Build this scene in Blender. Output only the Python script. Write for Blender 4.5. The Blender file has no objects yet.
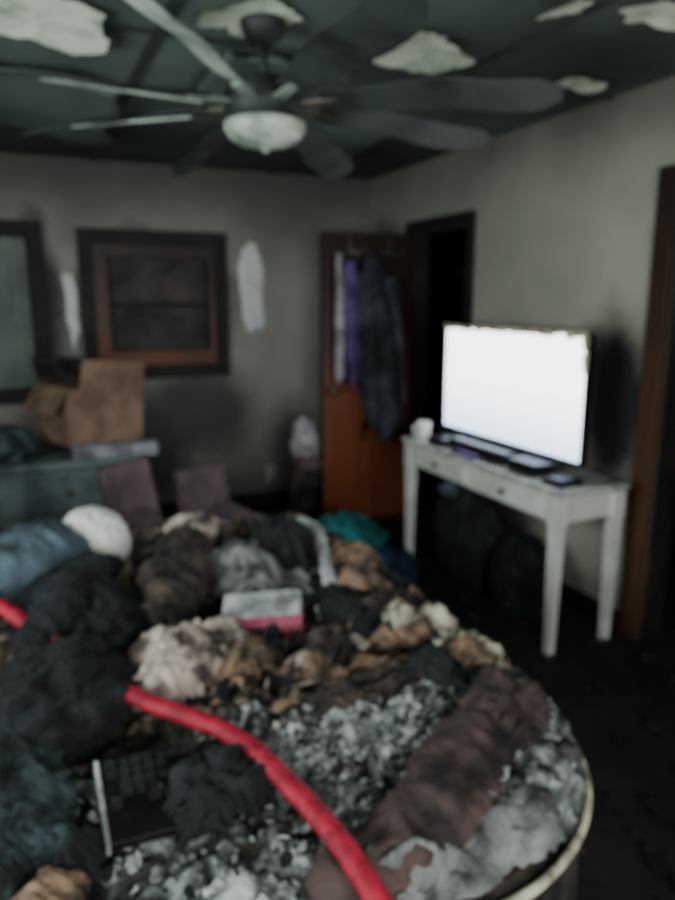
import bpy, bmesh, math, random
from mathutils import Vector, Matrix, noise, Euler

random.seed(7)
SC = bpy.context.scene
COL = SC.collection

def L(c):
    return c/12.92 if c <= 0.04045 else ((c+0.055)/1.055)**2.4
def rgb(r, g, b):
    return (L(r/255), L(g/255), L(b/255), 1.0)

# ------------------------------------------------------------------ materials
def newmat(name):
    m = bpy.data.materials.new(name)
    m.use_nodes = True
    nt = m.node_tree
    b = nt.nodes['Principled BSDF']
    return m, nt, b

def math_n(nt, op, a, b=None, clamp=False):
    n = nt.nodes.new('ShaderNodeMath'); n.operation = op; n.use_clamp = clamp
    for i, v in enumerate((a, b)):
        if v is None: continue
        if isinstance(v, (int, float)): n.inputs[i].default_value = v
        else: nt.links.new(v, n.inputs[i])
    return n.outputs[0]

def noise_n(nt, vec, scale, detail=4, rough=0.55, dist=0.0):
    n = nt.nodes.new('ShaderNodeTexNoise')
    n.inputs['Scale'].default_value = scale
    n.inputs['Detail'].default_value = detail
    n.inputs['Roughness'].default_value = rough
    n.inputs['Distortion'].default_value = dist
    nt.links.new(vec, n.inputs['Vector'])
    return n.outputs[0]

def mixc(nt, fac, a, b):
    n = nt.nodes.new('ShaderNodeMix'); n.data_type = 'RGBA'
    if isinstance(fac, (int, float)): n.inputs[0].default_value = fac
    else: nt.links.new(fac, n.inputs[0])
    for i, v in ((6, a), (7, b)):
        if isinstance(v, tuple): n.inputs[i].default_value = v
        else: nt.links.new(v, n.inputs[i])
    return n.outputs[2]

def ramp_n(nt, fac, stops, interp='LINEAR'):
    n = nt.nodes.new('ShaderNodeValToRGB')
    cr = n.color_ramp; cr.interpolation = interp
    while len(cr.elements) > 1: cr.elements.remove(cr.elements[-1])
    cr.elements[0].position = stops[0][0]; cr.elements[0].color = stops[0][1]
    for p, c in stops[1:]:
        e = cr.elements.new(p); e.color = c
    nt.links.new(fac, n.inputs[0])
    return n.outputs[0]

def bump_n(nt, bsdf, h, strength, dist=0.02):
    n = nt.nodes.new('ShaderNodeBump')
    n.inputs['Strength'].default_value = strength
    n.inputs['Distance'].default_value = dist
    nt.links.new(h, n.inputs['Height'])
    nt.links.new(n.outputs[0], bsdf.inputs['Normal'])

def mat2(name, c1, c2, scale=6, rough=0.8, bump=0.2, lo=0.4, hi=0.6, metallic=0, c3=None, stretch=None):
    m, nt, b = newmat(name)
    tc = nt.nodes.new('ShaderNodeTexCoord')
    vec = tc.outputs['Object']
    if stretch:
        mp = nt.nodes.new('ShaderNodeMapping'); mp.inputs['Scale'].default_value = stretch
        nt.links.new(vec, mp.inputs[0]); vec = mp.outputs[0]
    nz = noise_n(nt, vec, scale, 5, 0.6, 0.3)
    st = [(lo, c1), (hi, c2)]
    if c3: st.append((min(hi+0.12, 1), c3))
    col = ramp_n(nt, nz, st)
    nt.links.new(col, b.inputs['Base Color'])
    b.inputs['Roughness'].default_value = rough
    b.inputs['Metallic'].default_value = metallic
    if bump:
        bump_n(nt, b, noise_n(nt, vec, scale*5, 4), bump)
    return m

def soot_and_shade(name, base1, base2, soot, zlo, zhi, blobs=(), zmax=0.75, lowz=None, nscale=2.0, rough=0.85, patch=None):
    """painted surface with soot deposit: heavier high up; listed blobs darken burn spots, other patches and a painted shadow"""
    m, nt, b = newmat(name)
    g = nt.nodes.new('ShaderNodeNewGeometry')
    pos = g.outputs['Position']
    sep = nt.nodes.new('ShaderNodeSeparateXYZ'); nt.links.new(pos, sep.inputs[0])
    nz = noise_n(nt, pos, nscale, 5, 0.6)
    nzc = math_n(nt, 'SUBTRACT', nz, 0.5)
    base = ramp_n(nt, noise_n(nt, pos, 1.3, 4), [(0.35, base1), (0.65, base2)])
    zz = math_n(nt, 'ADD', sep.outputs[2], math_n(nt, 'MULTIPLY', nzc, 0.5))
    mr = nt.nodes.new('ShaderNodeMapRange'); mr.interpolation_type = 'SMOOTHSTEP'
    nt.links.new(zz, mr.inputs[0])
    mr.inputs[1].default_value = zlo; mr.inputs[2].default_value = zhi
    mr.inputs[3].default_value = 0; mr.inputs[4].default_value = zmax
    f = mr.outputs[0]
    if lowz:
        mr = nt.nodes.new('ShaderNodeMapRange'); mr.interpolation_type = 'SMOOTHSTEP'
        nt.links.new(zz, mr.inputs[0])
        mr.inputs[1].default_value = lowz[0]; mr.inputs[2].default_value = lowz[1]
        mr.inputs[3].default_value = lowz[2]; mr.inputs[4].default_value = 0
        f = math_n(nt, 'MAXIMUM', f, mr.outputs[0])
    for (c, r, s) in blobs:
        vs = nt.nodes.new('ShaderNodeVectorMath'); vs.operation = 'SUBTRACT'
        nt.links.new(pos, vs.inputs[0]); vs.inputs[1].default_value = c
        vd = nt.nodes.new('ShaderNodeVectorMath'); vd.operation = 'DIVIDE'
        nt.links.new(vs.outputs[0], vd.inputs[0]); vd.inputs[1].default_value = r
        vl = nt.nodes.new('ShaderNodeVectorMath'); vl.operation = 'LENGTH'
        nt.links.new(vd.outputs[0], vl.inputs[0])
        d = math_n(nt, 'ADD', vl.outputs['Value'], math_n(nt, 'MULTIPLY', nzc, 1.3))
        mr = nt.nodes.new('ShaderNodeMapRange'); mr.interpolation_type = 'SMOOTHSTEP'
        nt.links.new(d, mr.inputs[0])
        mr.inputs[1].default_value = 0.35; mr.inputs[2].default_value = 1.25
        mr.inputs[3].default_value = s; mr.inputs[4].default_value = 0
        f = math_n(nt, 'MAXIMUM', f, mr.outputs[0])
    col = mixc(nt, f, base, soot)
    nt.links.new(col, b.inputs['Base Color'])
    b.inputs['Roughness'].default_value = rough
    bump_n(nt, b, noise_n(nt, pos, 30, 3), 0.15, 0.01)
    return m

SOOT_AND_SHADE = rgb(36, 38, 37)
M_back = soot_and_shade('wall_paint_back', rgb(150, 148, 140), rgb(176, 171, 160), SOOT_AND_SHADE, 1.6, 2.5,
    blobs=[((-1.64, 0, 1.5), (0.66, 1, 0.62), 0.8), ((-2.40, 0, 1.5), (0.18, 1, 0.8), 0.92),
           ((-1.40, 0, 0.72), (0.5, 1, 0.5), 0.75), ((-0.62, 0, 0.45), (0.3, 1, 0.4), 0.6),  # first blob darkens the lower wall right of the window
           ((-2.0, 0, 0.5), (0.9, 1, 0.6), 0.85)],
    lowz=(0.05, 0.6, 0.6), zmax=0.75)
M_right = soot_and_shade('wall_paint_right', rgb(156, 156, 142), rgb(178, 176, 160), SOOT_AND_SHADE, 1.75, 2.7,
    blobs=[((0, -2.60, 1.08), (1, 0.26, 0.50), 1.0), ((0, -0.2, 1.2), (1, 0.5, 1.2), 0.75),  # first blob paints the TV's shadow onto the wall
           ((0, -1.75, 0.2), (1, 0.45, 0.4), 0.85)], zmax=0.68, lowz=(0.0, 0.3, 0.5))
M_side = soot_and_shade('wall_paint_side', rgb(120, 118, 108), rgb(140, 136, 120), SOOT_AND_SHADE, 1.5, 2.4)
M_ceil = soot_and_shade('ceiling_paint', rgb(76, 90, 82), rgb(100, 114, 104), rgb(26, 33, 30), 2.6, 3.0,
    blobs=[((-0.9, -0.5, 2.44), (2.2, 1.1, 1), 0.75), ((-0.7, -2.6, 2.44), (0.8, 0.7, 1), 0.7),
           ((-2.2, -0.3, 2.44), (1.8, 0.7, 1), 0.75), ((-2.5, -3.0, 2.44), (0.6, 0.5, 1), 0.6)])
M_floor = mat2('scorched_floor', rgb(16, 14, 13), rgb(38, 32, 28), 5, 0.85, 0.5, 0.4, 0.7)
M_dark = mat2('near_black', rgb(8, 8, 8), rgb(20, 20, 19), 4, 0.95, 0.1)  # near-black colour for the closet walls and some floor bits
M_flake = mat2('peeled_paint', rgb(160, 176, 150), rgb(232, 240, 220), 7, 0.8, 0.2, 0.3, 0.5)
M_clean = mat2('clean_wall_paint', rgb(224, 226, 224), rgb(242, 242, 240), 6, 0.8, 0.1)
M_wood = soot_and_shade('wood_trim', rgb(66, 44, 33), rgb(88, 58, 40), rgb(24, 20, 19), 0.9, 2.0, zmax=0.75, nscale=5, rough=0.45)
M_woodch = mat2('charred_trim', rgb(16, 14, 13), rgb(46, 34, 27), 5, 0.7, 0.3, 0.4, 0.7)
M_woodwin = soot_and_shade('window_wood', rgb(116, 62, 36), rgb(74, 40, 26), rgb(26, 19, 16), 1.15, 1.9, zmax=0.85, nscale=7, rough=0.5)
M_board = mat2('charred_board', rgb(38, 36, 36), rgb(80, 74, 70), 3, 0.8, 0.3, 0.35, 0.6, c3=rgb(96, 80, 70))
M_door = soot_and_shade('door_wood', rgb(106, 52, 29), rgb(130, 66, 36), rgb(30, 24, 22), 0.8, 1.4, zmax=0.92, nscale=3, rough=0.5)
M_white = mat2('white_painted_wood', rgb(212, 210, 202), rgb(236, 234, 228), 4, 0.55, 0.05)
M_tabtop = mat2('sooty_table_top', rgb(120, 122, 120), rgb(200, 202, 196), 6, 0.6, 0.1, 0.35, 0.6)
M_black = mat2('black_plastic', rgb(10, 10, 12), rgb(22, 22, 24), 8, 0.35, 0.05)
M_cblack = mat2('black_cloth', rgb(8, 9, 11), rgb(36, 42, 46), 9, 0.9, 0.6, 0.44, 0.68)
M_jacket = mat2('charcoal_cloth', rgb(26, 28, 33), rgb(66, 70, 80), 5, 0.9, 0.4)
M_navy = mat2('dark_teal_cloth', rgb(14, 20, 23), rgb(66, 84, 88), 9, 0.9, 0.6, 0.44, 0.66)
M_jean = mat2('slate_blue_denim', rgb(40, 50, 58), rgb(104, 124, 138), 7, 0.9, 0.5, 0.36, 0.62)
M_cream = mat2('sooty_cream_cloth', rgb(64, 50, 46), rgb(206, 188, 176), 10, 0.9, 0.5, 0.4, 0.58)
M_ball = mat2('white_fleece', rgb(214, 204, 180), rgb(252, 250, 246), 9, 0.95, 0.5, 0.3, 0.45)
M_brown = mat2('brown_blanket', rgb(34, 25, 24), rgb(88, 68, 64), 6, 0.8, 0.4)
M_bundle = mat2('dark_brown_cloth', rgb(18, 15, 14), rgb(86, 72, 64), 10, 0.9, 0.5, 0.4, 0.68)
M_grey = mat2('grey_cloth', rgb(50, 50, 50), rgb(142, 143, 140), 9, 0.9, 0.5, 0.38, 0.62)
M_lgrey = mat2('pale_cloth', rgb(120, 120, 122), rgb(206, 208, 210), 9, 0.85, 0.4)
M_tan = mat2('tan_cardboard', rgb(34, 26, 21), rgb(158, 126, 104), 11, 0.85, 0.3, 0.4, 0.62)
M_box = mat2('box_cardboard', rgb(104, 80, 66), rgb(138, 110, 90), 5, 0.85, 0.1)
M_ash = mat2('ash', rgb(58, 60, 58), rgb(168, 172, 166), 14, 0.95, 0.6, 0.4, 0.62)
M_ashw = mat2('pale_ash', rgb(96, 88, 74), rgb(220, 212, 190), 12, 0.95, 0.4)
M_red = mat2('red_hose_jacket', rgb(140, 12, 38), rgb(188, 28, 60), 26, 0.55, 0.3)
M_pink = mat2('pink_print', rgb(150, 56, 80), rgb(190, 96, 118), 8, 0.6, 0.0)
M_mauve = mat2('mauve_upholstery', rgb(82, 66, 70), rgb(114, 93, 98), 4, 0.85, 0.2)
M_dress = mat2('dresser_paint', rgb(56, 68, 70), rgb(96, 110, 110), 4, 0.7, 0.1)
M_teal = mat2('teal_cloth', rgb(10, 70, 76), rgb(34, 136, 136), 7, 0.9, 0.4)
M_blue = mat2('blue_cloth', rgb(12, 26, 46), rgb(34, 60, 96), 6, 0.9, 0.3)
M_purple = mat2('purple_cloth', rgb(62, 46, 92), rgb(108, 86, 142), 6, 0.9, 0.3)
M_metal = mat2('tarnished_metal', rgb(80, 76, 66), rgb(130, 124, 110), 9, 0.4, 0.1, metallic=0.8)
M_blade = mat2('fan_blade', rgb(22, 27, 26), rgb(50, 58, 55), 4, 0.6, 0.1)
M_blade_lit = mat2('fan_blade_lit', rgb(120, 132, 122), rgb(172, 182, 170), 4, 0.6, 0.1)  # paler blade copy: light falling on the fan painted as colour
M_glass = mat2('sooty_glass_bowl', rgb(120, 132, 118), rgb(214, 222, 204), 6, 0.35, 0.1, 0.35, 0.6)
M_blind = mat2('sooty_curtain', rgb(96, 106, 100), rgb(128, 138, 128), 2, 0.85, 0.1)
M_paper = mat2('paper', rgb(120, 118, 128), rgb(182, 180, 190), 9, 0.85, 0.1)
M_scarf = mat2('pale_pink_cloth', rgb(130, 118, 126), rgb(186, 176, 182), 9, 0.85, 0.1)

def bedding_mat():
    m, nt, b = newmat('scorched_bedding')
    g = nt.nodes.new('ShaderNodeNewGeometry'); pos = g.outputs['Position']
    big = noise_n(nt, pos, 3.2, 4, 0.6, 0.5)
    fine = noise_n(nt, pos, 15, 7, 0.72, 1.2)
    c1 = ramp_n(nt, fine, [(0.38, rgb(14, 12, 11)), (0.5, rgb(78, 64, 54)), (0.60, rgb(196, 178, 154))])
    c2 = ramp_n(nt, fine, [(0.36, rgb(32, 34, 34)), (0.5, rgb(112, 117, 114)), (0.62, rgb(206, 212, 206))])
    c3 = ramp_n(nt, fine, [(0.4, rgb(8, 8, 8)), (0.7, rgb(64, 54, 46))])
    sep = nt.nodes.new('ShaderNodeSeparateXYZ'); nt.links.new(pos, sep.inputs[0])
    mr = nt.nodes.new('ShaderNodeMapRange'); mr.interpolation_type = 'SMOOTHSTEP'
    yy = math_n(nt, 'ADD', sep.outputs[1], math_n(nt, 'MULTIPLY', math_n(nt, 'SUBTRACT', big, 0.5), 0.5))
    nt.links.new(yy, mr.inputs[0])
    mr.inputs[1].default_value = -3.6; mr.inputs[2].default_value = -3.85
    col = mixc(nt, mr.outputs[0], c1, c2)
    big2 = noise_n(nt, pos, 5.5, 4, 0.6, 1.0)
    f2 = ramp_n(nt, big2, [(0.52, (0, 0, 0, 1)), (0.64, (1, 1, 1, 1))])
    col = mixc(nt, f2, col, c3)
    nt.links.new(col, b.inputs['Base Color'])
    b.inputs['Roughness'].default_value = 0.95
    bump_n(nt, b, noise_n(nt, pos, 40, 5, 0.7), 0.8, 0.03)
    return m
M_bed = bedding_mat()

# ------------------------------------------------------------------ mesh helpers
def finish(name, bm, mats, smooth=False, parent=None, loc=None, rot=None):
    bmesh.ops.recalc_face_normals(bm, faces=bm.faces)
    me = bpy.data.meshes.new(name)
    bm.to_mesh(me); bm.free()
    for m in (mats if isinstance(mats, (list, tuple)) else [mats]): me.materials.append(m)
    if smooth:
        for p in me.polygons: p.use_smooth = True
    ob = bpy.data.objects.new(name, me); COL.objects.link(ob)
    if loc: ob.location = loc
    if rot: ob.rotation_euler = rot
    if parent: ob.parent = parent
    return ob

def addbox(bm, lo, hi, mi=0, M=None):
    vs = []
    for x in (lo[0], hi[0]):
        for y in (lo[1], hi[1]):
            for z in (lo[2], hi[2]):
                v = Vector((x, y, z))
                if M: v = M @ v
                vs.append(bm.verts.new(v))
    for f in ((0,1,3,2),(4,6,7,5),(0,4,5,1),(2,3,7,6),(0,2,6,4),(1,5,7,3)):
        fc = bm.faces.new([vs[i] for i in f]); fc.material_index = mi

def boxes(name, lst, mats, bevel=0.0, parent=None, smooth=False, loc=None, rot=None):
    bm = bmesh.new()
    for it in lst:
        addbox(bm, it[0], it[1], it[2] if len(it) > 2 else 0, it[3] if len(it) > 3 else None)
    if bevel:
        bmesh.ops.bevel(bm, geom=bm.edges[:], offset=bevel, segments=2, affect='EDGES', profile=0.6)
    return finish(name, bm, mats, smooth, parent, loc, rot)

def empty(name, loc=(0, 0, 0), rot=(0, 0, 0)):
    e = bpy.data.objects.new(name, None); COL.objects.link(e)
    e.location = loc; e.rotation_euler = rot
    e.empty_display_size = 0.1
    return e

def lathe(name, prof, mat, seg=32, parent=None, loc=None, rot=None, scale=(1, 1, 1)):
    bm = bmesh.new(); rings = []
    for r, z in prof:
        rings.append([bm.verts.new((r*math.cos(2*math.pi*i/seg)*scale[0], r*math.sin(2*math.pi*i/seg)*scale[1], z)) for i in range(seg)])
    for a, b in zip(rings, rings[1:]):
        for i in range(seg):
            bm.faces.new((a[i], a[(i+1) % seg], b[(i+1) % seg], b[i]))
    bm.faces.new(rings[0]); bm.faces.new(rings[-1])
    return finish(name, bm, mat, True, parent, loc, rot)

def catmull(pts, n=10):
    P = [Vector(p) for p in pts]; P = [P[0]*2-P[1]] + P + [P[-1]*2-P[-2]]
    out = []
    for i in range(1, len(P)-2):
        for k in range(n):
            t = k/n; a, b, c, d = P[i-1:i+3]
            out.append(0.5*((2*b)+(c-a)*t+(2*a-5*b+4*c-d)*t*t+(3*b-a-3*c+d)*t**3))
    out.append(P[-2]); return out

def ridged(v):
    return 1-2*abs(noise.noise(v))

def tube(name, pts, rad, mat, seg=16, parent=None, n=10, flat=1.0, wob=0.0, seed=0, wf=9):
    path = catmull(pts, n); bm = bmesh.new(); rings = []
    for i, p in enumerate(path):
        t = (path[min(i+1, len(path)-1)]-path[max(i-1, 0)]).normalized()
        s = t.cross(Vector((0, 0, 1)))
        s = s.normalized() if s.length > 1e-4 else Vector((1, 0, 0))
        u = s.cross(t).normalized()
        f = i/(len(path)-1)
        r = rad(f) if callable(rad) else rad
        ring = []
        for k in range(seg):
            a = 2*math.pi*k/seg
            q = p + s*math.cos(a)*r + u*math.sin(a)*r*flat
            if wob:
                o = Vector((seed, seed*2, 3))
                w = noise.noise(q*wf*0.7+o)+0.8*ridged(q*wf+o)*0.6+0.35*ridged(q*wf*2.4+o)
                q = q + (q-p).normalized()*w*wob
            ring.append(bm.verts.new(q))
        rings.append(ring)
    for a, b in zip(rings, rings[1:]):
        for i in range(seg):
            bm.faces.new((a[i], a[(i+1) % seg], b[(i+1) % seg], b[i]))
    bm.faces.new(rings[0]); bm.faces.new(rings[-1])
    return finish(name, bm, mat, True, parent)

# ------------------------------------------------------------------ room shell
def wall_open(name, axis, pos0, pos1, a0, a1, h, openings, mat):
    lst = []
    cuts = sorted(openings)
    cur = a0
    def add(u0, u1, z0, z1):
        if u1-u0 < 1e-4 or z1-z0 < 1e-4: return
        if axis == 'x': lst.append(((u0, pos0, z0), (u1, pos1, z1)))
        else: lst.append(((pos0, u0, z0), (pos1, u1, z1)))
    for (u0, u1, z0, z1) in cuts:
        add(cur, u0, 0, h); add(u0, u1, 0, z0); add(u0, u1, z1, h); cur = u1
    add(cur, a1, 0, h)
    return boxes(name, lst, mat)

H = 2.44
XL, YR = -3.9, -6.2
wall_open('wall_back', 'x', 0, 0.12, XL, 0.12, H, [(-3.25, -2.44, 0.97, 1.95), (-2.05, -1.23, 1.1, 1.92)], M_back)
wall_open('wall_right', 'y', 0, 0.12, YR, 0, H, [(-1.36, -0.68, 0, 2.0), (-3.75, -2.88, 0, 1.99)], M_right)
wall_open('wall_left', 'y', XL-0.12, XL, YR, 0.12, H, [(-4.4, -2.9, 0.9, 2.1)], M_side)
wall_open('wall_rear', 'x', YR-0.12, YR, XL-0.12, 0.12, H, [(-3.1, -1.3, 0.8, 2.1)], M_side)
boxes('floor', [((XL-0.12, YR-0.12, -0.1), (1.4, 0.12, 0))], M_floor)
boxes('ceiling', [((XL-0.12, YR-0.12, H), (1.4, 0.12, H+0.1))], M_ceil)
bl = []
for x in (-3.2, -2.0, -0.8): bl.append(((x-0.02, YR, H-0.008), (x+0.02, 0, H)))
for y in (-4.9, -3.7, -2.45, -1.25): bl.append(((XL, y-0.02, H-0.01), (0, y+0.02, H)))
boxes('trim_1', bl, mat2('ceiling_batten', rgb(34, 40, 36), rgb(60, 68, 62), 5, 0.8, 0.1))
boxes('baseboard_back', [((XL, -0.015, 0), (0, 0, 0.09))], M_woodch)
boxes('baseboard_right', [((-0.015, -2.78, 0), (0, -1.44, 0.09)), ((-0.015, -0.6, 0), (0, -0.015, 0.09)), ((-0.015, YR, 0), (0, -3.85, 0.09))], M_woodch)
boxes('wall_closet', [((1.2, -1.9, 0), (1.3, 0.12, H)), ((0.12, 0.0, 0), (1.3, 0.12, H)), ((0.12, -1.95, 0), (1.3, -1.85, H)),
                      ((1.2, YR, 0), (1.3, -1.95, H)), ((0.12, YR, 0), (1.3, YR+0.1, H))], M_dark)

def casing(name, plane, u0, u1, z0, z1, w, t, mat, bottom=False, xaxis=False):
    lst = []
    def bx(a0, a1, b0, b1, th=t):
        if xaxis: lst.append(((a0, -th, b0), (a1, 0.0, b1)))
        else: lst.append(((-th, a0, b0), (0.0, a1, b1)))
    bx(u0-w, u0, z0-(w if bottom else 0), z1+w); bx(u1, u1+w, z0-(w if bottom else 0), z1+w)
    bx(u0, u1, z1, z1+w, t*1.1)
    if bottom: bx(u0-w*0.2, u1+w*0.2, z0-w, z0, t*1.3)
    return boxes(name, lst, mat, 0.004)

d1 = empty('door_1')
casing('casing', 0, -1.36, -0.68, 0, 2.0, 0.07, 0.025, M_woodch).parent = d1
boxes('jamb', [((0, -0.70, 0), (0.12, -0.68, 2.0)), ((0, -1.36, 0), (0.12, -1.34, 2.0)), ((0, -1.34, 1.98), (0.12, -0.70, 2.0))], M_woodch, parent=d1)
lf = [((-0.685, -0.70, 0.012), (-0.03, -0.675, 1.985))]
for (x0, x1) in ((-0.685, -0.60), (-0.40, -0.32), (-0.11, -0.03)): lf.append(((x0, -0.712, 0.012), (x1, -0.70, 1.985)))
for (z0, z1) in ((0.012, 0.2), (0.78, 0.92), (1.5, 1.6), (1.88, 1.985)): lf.append(((-0.685, -0.711, z0), (-0.03, -0.70, z1)))
for (x0, x1) in ((-0.58, -0.42), (-0.30, -0.13)):
    for (z0, z1) in ((0.23, 0.75), (0.95, 1.47), (1.63, 1.85)): lf.append(((x0, -0.708, z0), (x1, -0.70, z1)))
boxes('leaf', lf, M_door, 0.002, parent=d1)
boxes('leaf_edge', [((-0.692, -0.712, 0.012), (-0.685, -0.675, 1.985))], M_woodch, parent=d1)
lathe('knob', [(0.012, 0), (0.012, 0.03), (0.028, 0.045), (0.03, 0.06), (0.015, 0.07)], M_metal, 20, d1, (-0.63, -0.71, 0.95), (math.pi/2, 0, 0))

d2 = empty('door_2')
casing('casing', 0, -3.75, -2.88, 0, 1.99, 0.1, 0.03, M_wood).parent = d2
boxes('jamb', [((0, -2.90, 0), (0.12, -2.88, 1.99)), ((0, -3.75, 0), (0.12, -3.73, 1.99)), ((0, -3.73, 1.97), (0.12, -2.90, 1.99))], M_woodch, parent=d2)

cr = empty('closet_clothes_rail')
tube('rail', [(0.5, -1.84, 1.75), (0.5, -0.9, 1.75), (0.5, -0.02, 1.75)], 0.014, M_metal, 10, cr, 4)

# window 1 (boarded / burnt)
w1 = empty('window_1')
casing('casing', 0, -2.05, -1.23, 1.1, 1.92, 0.09, 0.035, M_woodch, True, True).parent = w1
boxes('sash', [((-2.05, -0.02, 1.1), (-1.96, 0.05, 1.92)), ((-1.275, -0.02, 1.1), (-1.23, 0.05, 1.92)), ((-1.96, -0.02, 1.83), (-1.275, 0.05, 1.92)),
               ((-1.96, -0.02, 1.1), (-1.275, 0.05, 1.20))], M_woodwin, 0.004, parent=w1)
boxes('sash_rail', [((-1.96, 0.01, 1.50), (-1.275, 0.05, 1.53))], M_woodch, 0.003, parent=w1)
boxes('board', [((-2.04, 0.055, 1.1), (-1.24, 0.075, 1.91))], M_board, parent=w1)
w2 = empty('window_2')
casing('casing', 0, -3.25, -2.44, 0.97, 1.95, 0.09, 0.035, M_woodch, True, True).parent = w2
bm = bmesh.new(); prev = None
for i in range(121):
    x = -3.24+0.79*i/120
    y = 0.035+0.005*math.sin(i*0.35)+0.003*math.sin(i*0.9)
    cur = [bm.verts.new((x, y, 0.98)), bm.verts.new((x, y, 1.5)), bm.verts.new((x, y, 1.94))]
    if prev:
        bm.faces.new((prev[0], cur[0], cur[1], prev[1])); bm.faces.new((prev[1], cur[1], cur[2], prev[2]))
    prev = cur
finish('curtain', bm, M_blind, True, w2)
boxes('sash', [((-3.25, 0.06, 0.97), (-2.44, 0.09, 1.03)), ((-3.25, 0.06, 1.89), (-2.44, 0.09, 1.95)), ((-3.25, 0.06, 0.97), (-3.2, 0.09, 1.95)), ((-2.49, 0.06, 0.97), (-2.44, 0.09, 1.95))], M_woodch, parent=w2)
def winframe(nm, lst):
    e = empty(nm); boxes('frame', lst, M_woodch, parent=e)
winframe('window_3', [((XL-0.08, -4.4, 0.9), (XL-0.03, -4.34, 2.1)), ((XL-0.08, -2.96, 0.9), (XL-0.03, -2.9, 2.1)), ((XL-0.08, -3.68, 0.9), (XL-0.03, -3.62, 2.1)),
                      ((XL-0.08, -4.4, 0.9), (XL-0.03, -2.9, 0.96)), ((XL-0.08, -4.4, 2.04), (XL-0.03, -2.9, 2.1))])
winframe('window_4', [((-3.1, YR-0.08, 0.8), (-3.04, YR-0.03, 2.1)), ((-1.36, YR-0.08, 0.8), (-1.3, YR-0.03, 2.1)), ((-2.23, YR-0.08, 0.8), (-2.17, YR-0.03, 2.1)),
                      ((-3.1, YR-0.08, 0.8), (-1.3, YR-0.03, 0.86)), ((-3.1, YR-0.08, 2.04), (-1.3, YR-0.03, 2.1))])

def flake(name, c, rx, ry, plane, mat, seed, droop=0.0, rot=0.0, parent=None, power=2.0, jag=0.25):
    bm = bmesh.new(); n = 40; rings = []
    cen = None
    for k, f in enumerate((0.0, 0.35, 0.7, 1.0)):
        ring = []
        for i in range(n):
            a = 2*math.pi*i/n
            ca, sa = math.cos(a), math.sin(a)
            sq = (abs(ca)**power+abs(sa)**power)**(-1/power)
            j = 1+jag*noise.noise(Vector((ca*1.6+seed, sa*1.6, seed*2.3)))+jag*0.5*noise.noise(Vector((ca*5+seed, sa*5, 1)))
            u, v = ca*sq*rx*f*j, sa*sq*ry*f*j
            u, v = u*math.cos(rot)-v*math.sin(rot), u*math.sin(rot)+v*math.cos(rot)
            d = 0.003+droop*(f**2)*max(0, math.sin(a+seed))
            if plane == 'c': p = (c[0]+u, c[1]+v, c[2]-d)
            else: p = (c[0]+u, c[1]-d, c[2]+v)
            if k == 0:
                if cen is None: cen = bm.verts.new(p)
            else: ring.append(bm.verts.new(p))
        if k: rings.append(ring)
    for i in range(n): bm.faces.new((cen, rings[0][i], rings[0][(i+1) % n]))
    for a, b in zip(rings, rings[1:]):
        for i in range(n): bm.faces.new((a[i], b[i], b[(i+1) % n], a[(i+1) % n]))
    return finish(name, bm, mat, True, parent)

pp = empty('peeling_ceiling_paint')
for i, (x, y, rx, ry, dr) in enumerate([(-2.38, -2.44, 0.20, 0.20, 0.03), (-1.78, -2.72, 0.15, 0.15, 0.03), (-1.14, -2.67, 0.15, 0.17, 0.05),
        (-0.543, -2.175, 0.09, 0.12, 0.03), (-0.31, -2.59, 0.07, 0.10, 0.02), (-0.9, -3.17, 0.08, 0.05, 0.02), (-0.62, -3.26, 0.09, 0.08, 0.04),
        (-2.9, -3.3, 0.2, 0.2, 0.05)]):
    flake('flake_%d' % (i+1), (x, y, H-0.011), rx, ry, 'c', M_flake, i*3.7+1, dr, 0.4*i, pp, 3.0, 0.4)
sp = empty('sagging_plasterboard')
def sag(name, x0, x1, y0, y1, d, seed):
    bm = bmesh.new(); n = 18; g = {}
    for i in range(n+1):
        for j in range(n+1):
            a, b = i/n, j/n
            s = d*(math.sin(a*math.pi/2)**2)*(0.5+0.5*b)+0.012*noise.noise(Vector((a*3, b*3, seed)))
            ax = a+(0.12*noise.noise(Vector((b*4, seed, 1))) if i == n else 0)
            by = b+(0.12*noise.noise(Vector((a*4, seed, 9))) if j in (0, n) else 0)
            for k, dz in enumerate((0.002, 0.014)):
                g[i, j, k] = bm.verts.new((x0+(x1-x0)*ax, y0+(y1-y0)*by, H-0.012-max(0, s)-dz))
    for i in range(n):
        for j in range(n):
            for k in (0, 1): bm.faces.new((g[i, j, k], g[i+1, j, k], g[i+1, j+1, k], g[i, j+1, k]))
    for i in range(n):
        for e in (0, n):
            bm.faces.new((g[i, e, 0], g[i+1, e, 0], g[i+1, e, 1], g[i, e, 1]))
            bm.faces.new((g[e, i, 0], g[e, i+1, 0], g[e, i+1, 1], g[e, i, 1]))
    finish(name, bm, M_ceil, True, sp)
sag('sheet_1', -2.75, -2.05, -1.95, -1.0, 0.09, 1)
sag('sheet_2', -1.35, -0.70, -1.75, -1.05, 0.07, 2)
sag('sheet_3', -1.75, -1.25, -2.4, -1.8, 0.06, 3)
flake('bare_wall_patch', (-0.955, 0, 1.62), 0.085, 0.3, 'w', M_clean, 4.4, 0.002, 0.03, None, 4.0, 0.25)
flake('peeled_wall_paint', (-2.20, 0, 1.5), 0.035, 0.22, 'w', M_clean, 9.1, 0.002, 0.05, None, 3.0, 0.5)

boxes('wall_outlet', [((-0.87, -0.008, 0.17), (-0.80, 0, 0.29), 0), ((-0.85, -0.011, 0.185), (-0.82, -0.008, 0.215), 1), ((-0.85, -0.011, 0.24), (-0.82, -0.008, 0.27), 1)], [M_tabtop, M_black], 0.001)

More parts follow.
